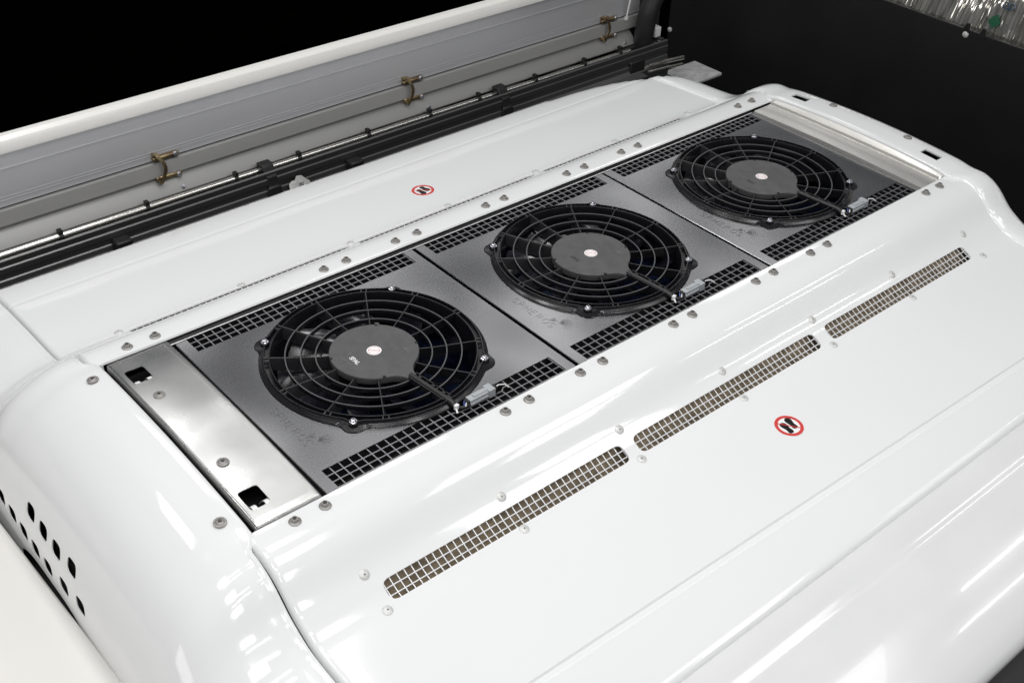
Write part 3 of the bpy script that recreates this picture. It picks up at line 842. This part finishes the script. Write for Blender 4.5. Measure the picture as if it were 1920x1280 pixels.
for p, i, lab in ((f0, -1, 'black round fan with white lettering on its hub, beside the aluminium cover plate'),
                  (f1, 0, 'black round fan between two other fans, its hub printed with a faint emblem'),
                  (f2, 1, 'black round fan beside the aluminium bracket and white end frame')):
    p.location.x = S * i; p['label'] = lab
    p.rotation_euler = (0, 0, 0)
    hub = [c for c in p.children if c.name.startswith('hub_cap')][0]
    bl = [c for c in p.children if c.name.startswith('blade')]
    for b in bl: b.rotation_euler = (0, 0, (.0, .35, .17)[i + 1])
    def put(body, size, loc, m, sp=1.0, th_=.0002, offs=0):
        t = finish('lettering', text_mesh(body, size, sp, th_, offs), m, hub, smooth=0); t.rotation_euler = (0, 0, -PI / 2); t.location = (loc[0], loc[1], zh + .0001); return t
    def hub_letters(m):
        mb = MB(); stroke_text('SPHEROS', .0080, .0098, (.0320, .0420), .00035, zh + .0001, mb); mb.build('lettering', m, hub, smooth=0)
    def emblem(m):
        mb = MB()
        for k in range(6):
            a = math.radians(-95 + 17 * k); L = .0135; mb.obox((.0465 + L * .55 * math.cos(a), -.029 + L * .55 * math.sin(a), zh + .0002), (math.cos(a), math.sin(a), 0), (-math.sin(a), math.cos(a), 0), (0, 0, 1), L * .45, .00035, .0001)
        mb.obox((.0478, -.0255, zh + .0002), (.3, 1, 0), (1, -.3, 0), (0, 0, 1), .0040, .0005, .0001)
        mb.build('emblem', m, hub, smooth=0)
    if i == -1:
        put('SPAL', .0125, (-.0445, -.0035), 'white_print', .95, .0002, .0003); put('I', .010, (-.0400, .0190), 'faint_print'); put('30100290 FAN', .0055, (-.0575, .006), 'faint_print')
        hub_letters('faint_print'); emblem('faint_print')
    elif i == 0:
        hub_letters('faint_print'); emblem('faint_print'); put('SPAL', .0120, (-.0400, .004), 'dark_print')
    else:
        put('SPAL', .0100, (-.0400, -.002), 'dark_print')

# ------------------------------------------------------------------ no-step stickers
def sticker(loc_xy, rot, lab):
    z, nrm = surf(loc_xy[1]); th = thing('no_step_sticker', (loc_xy[0], loc_xy[1], z + .0005), lab, 'sticker', 'round no-step stickers')
    th.rotation_mode = 'QUATERNION'; th.rotation_quaternion = Vector((0, 0, 1)).rotation_difference(nrm) @ Euler((0, 0, rot)).to_quaternion()
    R_ = .0278
    MB().lathe([(R_, -.0004), (R_, .0001), (0, .0001)], 56, close=False).build('backing', 'sticker_white', th, smooth=0)
    MB().lathe([(.0206, .0001), (.0206, .0004), (.0268, .0004), (.0268, .0001)], 64, close=False).build('ring', 'red_print', th, smooth=0)
    a = math.radians(-45); MB().obox((0, 0, .0004), (math.cos(a), math.sin(a), 0), (-math.sin(a), math.cos(a), 0), (0, 0, 1), .0212, .00115, .00012).build('bar', 'red_print', th, smooth=0)
    def foot(cx, cy, mir):
        ctrl = [(0, -.0135), (.0030, -.0128), (.0040, -.0100), (.0036, -.0060), (.0034, -.002), (.0046, .003), (.0054, .0075), (.0048, .0115), (.0022, .0140), (-.001, .0140), (-.0036, .0118), (-.0048, .0075), (-.0042, .0025), (-.0034, -.002), (-.0040, -.0065), (-.0042, -.0102), (-.0030, -.0128)]
        pts = [(cx + x * mir * 1.42, cy + y * 1.08) for x, y in ctrl]
        MB().prism(pts if mir < 0 else pts, .0001, .0003).build('footprint', 'black_print', th, smooth=0)
    foot(-.0078, -.0025, -1); foot(.0078, .0030, 1)
    return th
sticker((-.0115, -.5440), math.radians(-6), 'round red no-step sticker with black footprints on the slotted side cover away from the flap')
sticker((-.0180, .5475), math.radians(186), 'round red no-step sticker with black footprints on the side cover next to the steel tube')

# ------------------------------------------------------------------ aluminium flap with latches, far side
fl = thing('roof_flap', (0, 1.06, -.20), 'long upright aluminium flap with white top edge and three brass latches', 'flap')
off = tuple(fl.location)
XA, XB = -2.4, 1.215
MB().extrude_x([(1.046, .034), (1.040, .037), (1.038, .052), (1.043, .0655), (1.052, .0725), (1.066, .0735), (1.078, .066), (1.078, .034)], XA, XB).build('top_edge', 'cream_paint', fl, off=off, smooth=30)
MB().extrude_x([(1.050, .036), (1.050, .0005), (1.0475, -.0008), (1.0475, -.0025), (1.050, -.004), (1.050, -.0920), (1.062, -.0920), (1.062, .036)], XA, XB).build('face_sheet', 'flap_aluminium', fl, off=off, smooth=0)
mb = MB()
for z in (-.070, -.077): mb.tube([(XA, 1.0502, z), (XB, 1.0502, z)], .0013, 5)
mb.build('bead', 'flap_aluminium', fl, off=off)
MB().extrude_x([(1.040, -.0965), (1.040, -.1335), (1.062, -.1335), (1.062, -.0965)], XA, XB).build('rail_band', 'flap_band', fl, off=off, smooth=0)
MB().extrude_x([(1.054, -.0915), (1.054, -.150), (1.070, -.150), (1.070, -.0915)], XA, XB).build('groove_back', 'black_rubber', fl, off=off, smooth=0)
MB().extrude_x([(1.047, -.137), (1.047, -.1435), (1.030, -.157), (1.0175, -.1765), (1.0175, -.1795), (1.030, -.1800), (1.062, -.160), (1.062, -.137)], XA, 1.175).build('lower_lip', 'flap_lip', fl, off=off, smooth=20)
MB().extrude_x([(1.062, -.15), (1.062, -.31), (1.080, -.31), (1.080, -.15)], XA, XB).build('support', 'black_rubber', fl, off=off, smooth=0)
def latch(x):
    mb = MB()
    path = [(x - .0165, 1.030, -.064), (x - .0150, 1.029, -.071), (x - .0080, 1.0275, -.081), (x - .0005, 1.0265, -.092), (x + .0025, 1.026, -.105), (x + .0015, 1.026, -.116), (x - .0035, 1.027, -.128), (x - .0100, 1.028, -.141), (x - .0125, 1.028, -.147)]
    vs = []
    for k, (px, py, pz) in enumerate(path):
        hw = .0046 if k not in (0, len(path) - 1) else .0035
        vs += [(px - hw, py - .0014, pz), (px + hw, py - .0014, pz), (px + hw, py + .0026, pz), (px - hw, py + .0026, pz)]
    fs = [(0, 1, 2, 3), tuple(reversed([len(vs) - 4, len(vs) - 3, len(vs) - 2, len(vs) - 1]))]
    for k in range(len(path) - 1):
        for q in range(4): fs.append((4 * k + q, 4 * k + (q + 1) % 4, 4 * k + 4 + (q + 1) % 4, 4 * k + 4 + q))
    mb.add(vs, fs); h = mb.build('latch', 'latch_brass', fl, smooth=50, off=off, bevel=.0008)
    mb = MB(); mb.box(x - .020, x + .048, 1.0385, 1.0525, -.0905, -.0805); mb.build('latch_plate', 'latch_brass', h, off=off, bevel=.003)
    mb = MB(); mb.box(x - .020, x + .048, 1.0360, 1.0475, -.1440, -.1325); mb.build('latch_plate', 'latch_brass', h, off=off, bevel=.003)
    mb = MB(); mb.tube([(x - .0175, 1.026, -.126), (x - .0150, 1.026, -.146)], .0030, 8); mb.tube([(x - .0130, 1.027, -.142), (x - .0130, 1.045, -.139)], .0036, 8); mb.build('latch_pivot', 'latch_brass', h, off=off)
    mb = MB(); mb.tube([(x - .0150, 1.022, -.066), (x - .0150, 1.05, -.075)], .0052, 8); mb.build('latch_knob', 'latch_brass', h, off=off)
    for (dx, z, yy) in ((.038, -.084, 1.0385), (.038, -.138, 1.0340)):
        mb = MB(); mb.tube([(x + dx, yy + .001, z), (x + dx, yy - .004, z)], [.0062, .0048], 12); mb.build('latch_screw', 'screw_zinc', h, off=off)
for x in (-.437, .3065, 1.062): latch(x)
for x in (-.399, .361, 1.135):
    mb = MB(); mb.tube([(x, 1.0235, -.169), (x, 1.0190, -.163)], [.0058, .0042], 12); s1 = mb.build('lip_screw', 'screw_zinc', fl, off=off)
mb = MB(); mb.tube([(1.150, 1.036, .034), (1.149, 1.030, -.03), (1.146, 1.036, -.088)], .0026, 6); mb.box(1.140, 1.150, 1.033, 1.040, -.100, -.090); mb.build('check_cord', 'white_plastic', fl, off=off)

# ------------------------------------------------------------------ steel tube, cables and hangers in the gutter
tb = thing('steel_tube', (0, 1.0, -.19), 'polished steel tube running along the gutter below the aluminium flap', 'tube')
off = tuple(tb.location)
mb = MB(); mb.tube([(-2.4, 1.0, -.1775), (-.2, 1.0, -.179), (.6, 1.0, -.1835), (1.135, 1.0, -.1870)], .0075, 14); mb.build('pipe', 'tube_steel', tb, off=off)
for x in (-.724, -.5075, -.2665, -.0815, .1365, .344, .5205, .737, .937, 1.09):
    mb = MB(); mb.tube([(x - .005, 1.0, -.180), (x + .005, 1.0, -.1802)], .0098, 12); mb.box(x - .005, x + .005, .993, 1.007, -.1705, -.162); mb.tube([(x, 1.0, -.188), (x, 1.004, -.208)], .006, 8)
    mb.build('clip', 'black_rubber', tb, off=off)
cbl = MB()
pts = []
for k in range(120):
    x = -2.4 + 3.6 * k / 119; pts.append((x, 1.002 + .006 * math.sin(x * 5.1), -.191 - .003 * (1 + math.sin(x * 13.0 + 1)) + .0015 * math.sin(x * 31)))
cbl.tube(pts, .0065, 8); pts2 = [(x, y + .014, z + .004 + .003 * math.sin(x * 23)) for x, y, z in pts]; cbl.tube(pts2, .0065, 8)
o = cbl.build('cable_bundle', 'cable_black', None); tag(o, 'sagging black cable loom hanging under the steel tube', 'cable')

gr = thing('gutter_rail', (0, .95, -.30), 'dark grey ribbed metal gutter rail between side cover and steel tube', 'gutter')
off = tuple(gr.location)
MB().extrude_x([(1.045, -.205), (.992, -.198), (.975, -.1740), (.971, -.1730), (.968, -.1760), (.968, -.1900), (.9645, -.1925), (.9640, -.2060), (.9665, -.2085), (.9655, -.2200), (.9625, -.2225), (.9600, -.2340), (.953, -.245), (.953, -.31), (1.07, -.31), (1.07, -.205)], -2.4, 1.275).build('extrusion', 'rail_aluminium', gr, off=off, smooth=15)
mb = MB(); mb.tube([(1.18, .955, -.232), (1.345, .955, -.246)], .0065, 10); mb.tube([(1.16, .935, -.242), (1.32, .935, -.256)], .005, 10); mb.build('rail_tube', 'tube_steel', gr, off=off)
hg = None
for (x, lab) in ((-.1835, 'black hanger strap on the steel tube, beside the crumpled paper label'), (.596, 'black hanger strap on the steel tube, far from the paper label')):
    th = thing('hanger_strap', (x, .95, -.27), lab, 'bracket', 'black hanger straps on the tube'); off = tuple(th.location)
    mb = MB()
    sec = [(.988, -.160, .012), (.982, -.163, .017), (.976, -.176, .0150), (.963, -.186, .0135), (.960, -.206, .0150), (.958, -.211, .0150), (.955, -.213, .0190), (.953, -.232, .0210), (.948, -.246, .0230)]
    vs = []
    for (y, z, hw) in sec: vs += [(x - hw, y, z), (x + hw, y, z), (x + hw, y + .006, z - .004), (x - hw, y + .006, z - .004)]
    fs = [(0, 1, 2, 3), tuple(reversed(range(len(vs) - 4, len(vs))))]
    for k in range(len(sec) - 1):
        for q in range(4): fs.append((4 * k + q, 4 * k + (q + 1) % 4, 4 * k + 4 + (q + 1) % 4, 4 * k + 4 + q))
    mb.add(vs, fs); mb.box(x - .017, x + .017, .986, 1.010, -.196, -.160); mb.build('strap', 'black_rubber', th, off=off, smooth=25, bevel=.0015)
    mb = MB(); mb.tube([(x + .002, .988, -.170), (x + .002, .981, -.168)], [.0052, .0035], 10); mb.build('screw', 'screw_zinc', th, off=off)
for (x, lab) in ((-.603, 'square black rubber block on the gutter rail, the one far from the hanger straps'), (.055, 'square black rubber block on the gutter rail, between the two hanger straps')):
    mb = MB(); mb.box(x - .020, x + .020, .930, .9640, -.247, -.2055)
    o = mb.build('rubber_block', 'black_rubber', None, bevel=.004); tag(o, lab, 'block', 'black blocks on the gutter rail')
mb = MB()
vs = []
for i in range(9):
    for j in range(5):
        u = i / 8; v = j / 4; r_ = random.uniform(-.003, .003)
        vs.append((-.150 + .062 * u + .006 * v, .935 + .016 * v + r_, -.246 + .044 * v * (.35 + .65 * math.sin(PI * min(1, .15 + u * .8))) + r_))
mb.add(vs, [(i * 5 + j, (i + 1) * 5 + j, (i + 1) * 5 + j + 1, i * 5 + j + 1) for i in range(8) for j in range(4)])
o = mb.build('paper_label', 'paper_label', None, smooth=25, fix=False); solidify(o, .0006); tag(o, 'crumpled white paper label lying in the gutter beside a hanger strap', 'label')
for k in range(7):
    mb2 = MB(); mb2.box(-.120 + .0045 * (k % 3), -.1175 + .0045 * (k % 3), .940 - .002 * (k // 3), .941 - .002 * (k // 3), -.219 - .005 * (k // 3), -.2155 - .005 * (k // 3))
    mb2.build('print', 'dark_print', o, smooth=0)

# ------------------------------------------------------------------ corner fittings by the black wall
hs = MB(); pts = [(1.205, 1.03, -.235), (1.20, 1.01, -.19), (1.195, 1.00, -.13), (1.20, .995, -.07), (1.225, .99, -.01), (1.27, .985, .05), (1.33, .98, .09)]
sm = []
for k in range(len(pts) - 1):
    for q in range(4):
        t = q / 4; sm.append(tuple(pts[k][c] * (1 - t) + pts[k + 1][c] * t for c in range(3)))
hs.tube(sm, [.030 + .0012 * (k % 2) for k in range(len(sm))], 14)
o = hs.build('hose', 'cable_black', None, smooth=60); tag(o, 'thick black ribbed hose bending up at the end of the flap', 'hose')
o = MB().extrude_x([(1.05, -.215), (1.05, .02), (1.075, .02), (1.075, -.215)], 1.215, 1.315).build('flap_end_bracket', 'rail_aluminium', None, smooth=0, bevel=.002)
tag(o, 'grey metal end bracket in the corner behind the black hose', 'bracket')
th = thing('hinge_fitting', (1.24, 1.0, -.2), 'small brass hinge fitting with screws next to the black hose', 'hinge'); off = tuple(th.location)
mb = MB(); mb.box(1.262, 1.275, 1.030, 1.050, -.135, -.095); mb.tube([(1.268, 1.028, -.098), (1.268, 1.028, -.132)], .006, 8); mb.build('knuckle', 'latch_brass', th, off=off, bevel=.002)
mb = MB(); mb.box(1.262, 1.288, 1.012, 1.040, -.180, -.147); mb.build('white_block', 'white_plastic', th, off=off, bevel=.003)
mb = MB(); mb.box(1.21, 1.30, 1.0, 1.05, -.215, -.186); mb.build('base', 'black_rubber', th, off=off, bevel=.003)
for (x, y, z) in ((1.228, 1.0, -.187), (1.247, .996, -.190), (1.263, .996, -.187), (1.236, .992, -.206)):
    mb = MB(); mb.tube([(x, y, z), (x, y - .006, z + .002)], [.0050, .0035], 8); mb.build('screw', 'screw_zinc', th, off=off)
o = MB().box(1.10, 1.165, .955, 1.03, -.29, -.205).build('black_post', 'black_rubber', None, bevel=.004); tag(o, 'black post under the hose at the end of the steel tube', 'post')
o = MB().box(1.20, 1.495, .905, 1.03, -.332, -.320).build('grey_slab', 'slab_grey', None, bevel=.004); tag(o, 'speckled grey slab end between the side cover and the black wall', 'slab')

# ------------------------------------------------------------------ black wall and wrapped bundle
wl = thing('black_wall', (1.66, -.1, -.9), 'tall matt black panel standing behind the white end frame', 'panel'); off = tuple(wl.location)
XW = 1.655
MB().box(XW, XW + .012, -2.2, 1.305, -1.2, .028).build('sheet', 'black_wall', wl, off=off, bevel=.002)
for (y, z) in ((.905, -.4375), (.180, .0125), (1.295, -.335)):
    mb = MB(); mb.tube([(XW + .001, y, z), (XW - .003, y, z), (XW - .006, y, z)], [.0098, .0092, .004], 14); mb.build('rivet', 'rivet_grey', wl, off=off)
for y in (.1846, .1320):
    mb = MB(); mb.add([(XW + .002, y - .012, .015), (XW + .002, y + .012, .015), (XW + .002, y - .010, .046), (XW + .002, y - .002, .046), (XW - .003, y - .012, .015), (XW - .003, y + .012, .015), (XW - .003, y - .010, .046), (XW - .003, y - .002, .046)],
           [(0, 1, 3, 2), (4, 6, 7, 5), (0, 2, 6, 4), (1, 5, 7, 3), (2, 3, 7, 6), (0, 4, 5, 1)]); mb.build('tab', 'black_rubber', wl, off=off)
bd = thing('wrapped_bundle', (1.95, -.3, -.4), 'bundle wrapped in crinkled clear film behind the black panel', 'bundle'); off = tuple(bd.location)
mb = MB(); ny, na = 900, 26
for j in range(ny + 1):
    y = .72 - 2.0 * j / ny
    fold = .0100 * mnoise.noise(Vector((y * 70, 3.1, 0))) + .0085 * mnoise.noise(Vector((y * 190, 7.7, 0)))
    for i in range(na + 1):
        t = PI * (1.02 - .62 * i / na)
        wob = .010 * mnoise.noise(Vector((y * 9, t * 3, 2))) + .0035 * mnoise.noise(Vector((y * 60, t * 9, 5))) + fold * (.6 + .8 * mnoise.noise(Vector((y * 12, t * 5, 9))))
        R_ = .30 + wob; mb.v.append((2.0 + R_ * 1.05 * math.cos(t), y, -.10 + R_ * 1.25 * math.sin(t)))
for j in range(ny):
    for i in range(na): a = j * (na + 1) + i; mb.f.append([a, a + 1, a + na + 2, a + na + 1])
mb.build('film', 'film_clear', bd, smooth=60, fix=False, off=off)
def onfilm(y, t, lift): 
    R_ = .30 + lift; return Vector((2.0 + R_ * 1.05 * math.cos(t), y, -.10 + R_ * 1.25 * math.sin(t)))
# green printed tree mark and a figure of eight printed on the film
mb = MB()
for (dy, dt, s_) in ((0, 0, .012), (.010, .020, .009), (-.010, .018, .009), (0, .042, .008), (-.003, -.032, .004)):
    n = 14; c = [onfilm(.128 + dy + s_ * math.cos(2 * PI * k / n) * (1 + .3 * math.sin(5 * k)), 2.715 + dt + s_ * 2.6 * math.sin(2 * PI * k / n), .013) for k in range(n)]
    mb.add(c, [tuple(range(n))])
mb.build('green_print', 'film_green', bd, smooth=0, off=off)
mb = MB()
for q in (-1, 1): mb.tube([onfilm(.1067 + q * .0085 + .0085 * math.cos(2 * PI * k / 16), 2.596 + .022 * math.sin(2 * PI * k / 16), .014) for k in range(16)], .0022, 5, closed=True)
mb.build('printed_eight', 'film_blue', bd, smooth=0, off=off)
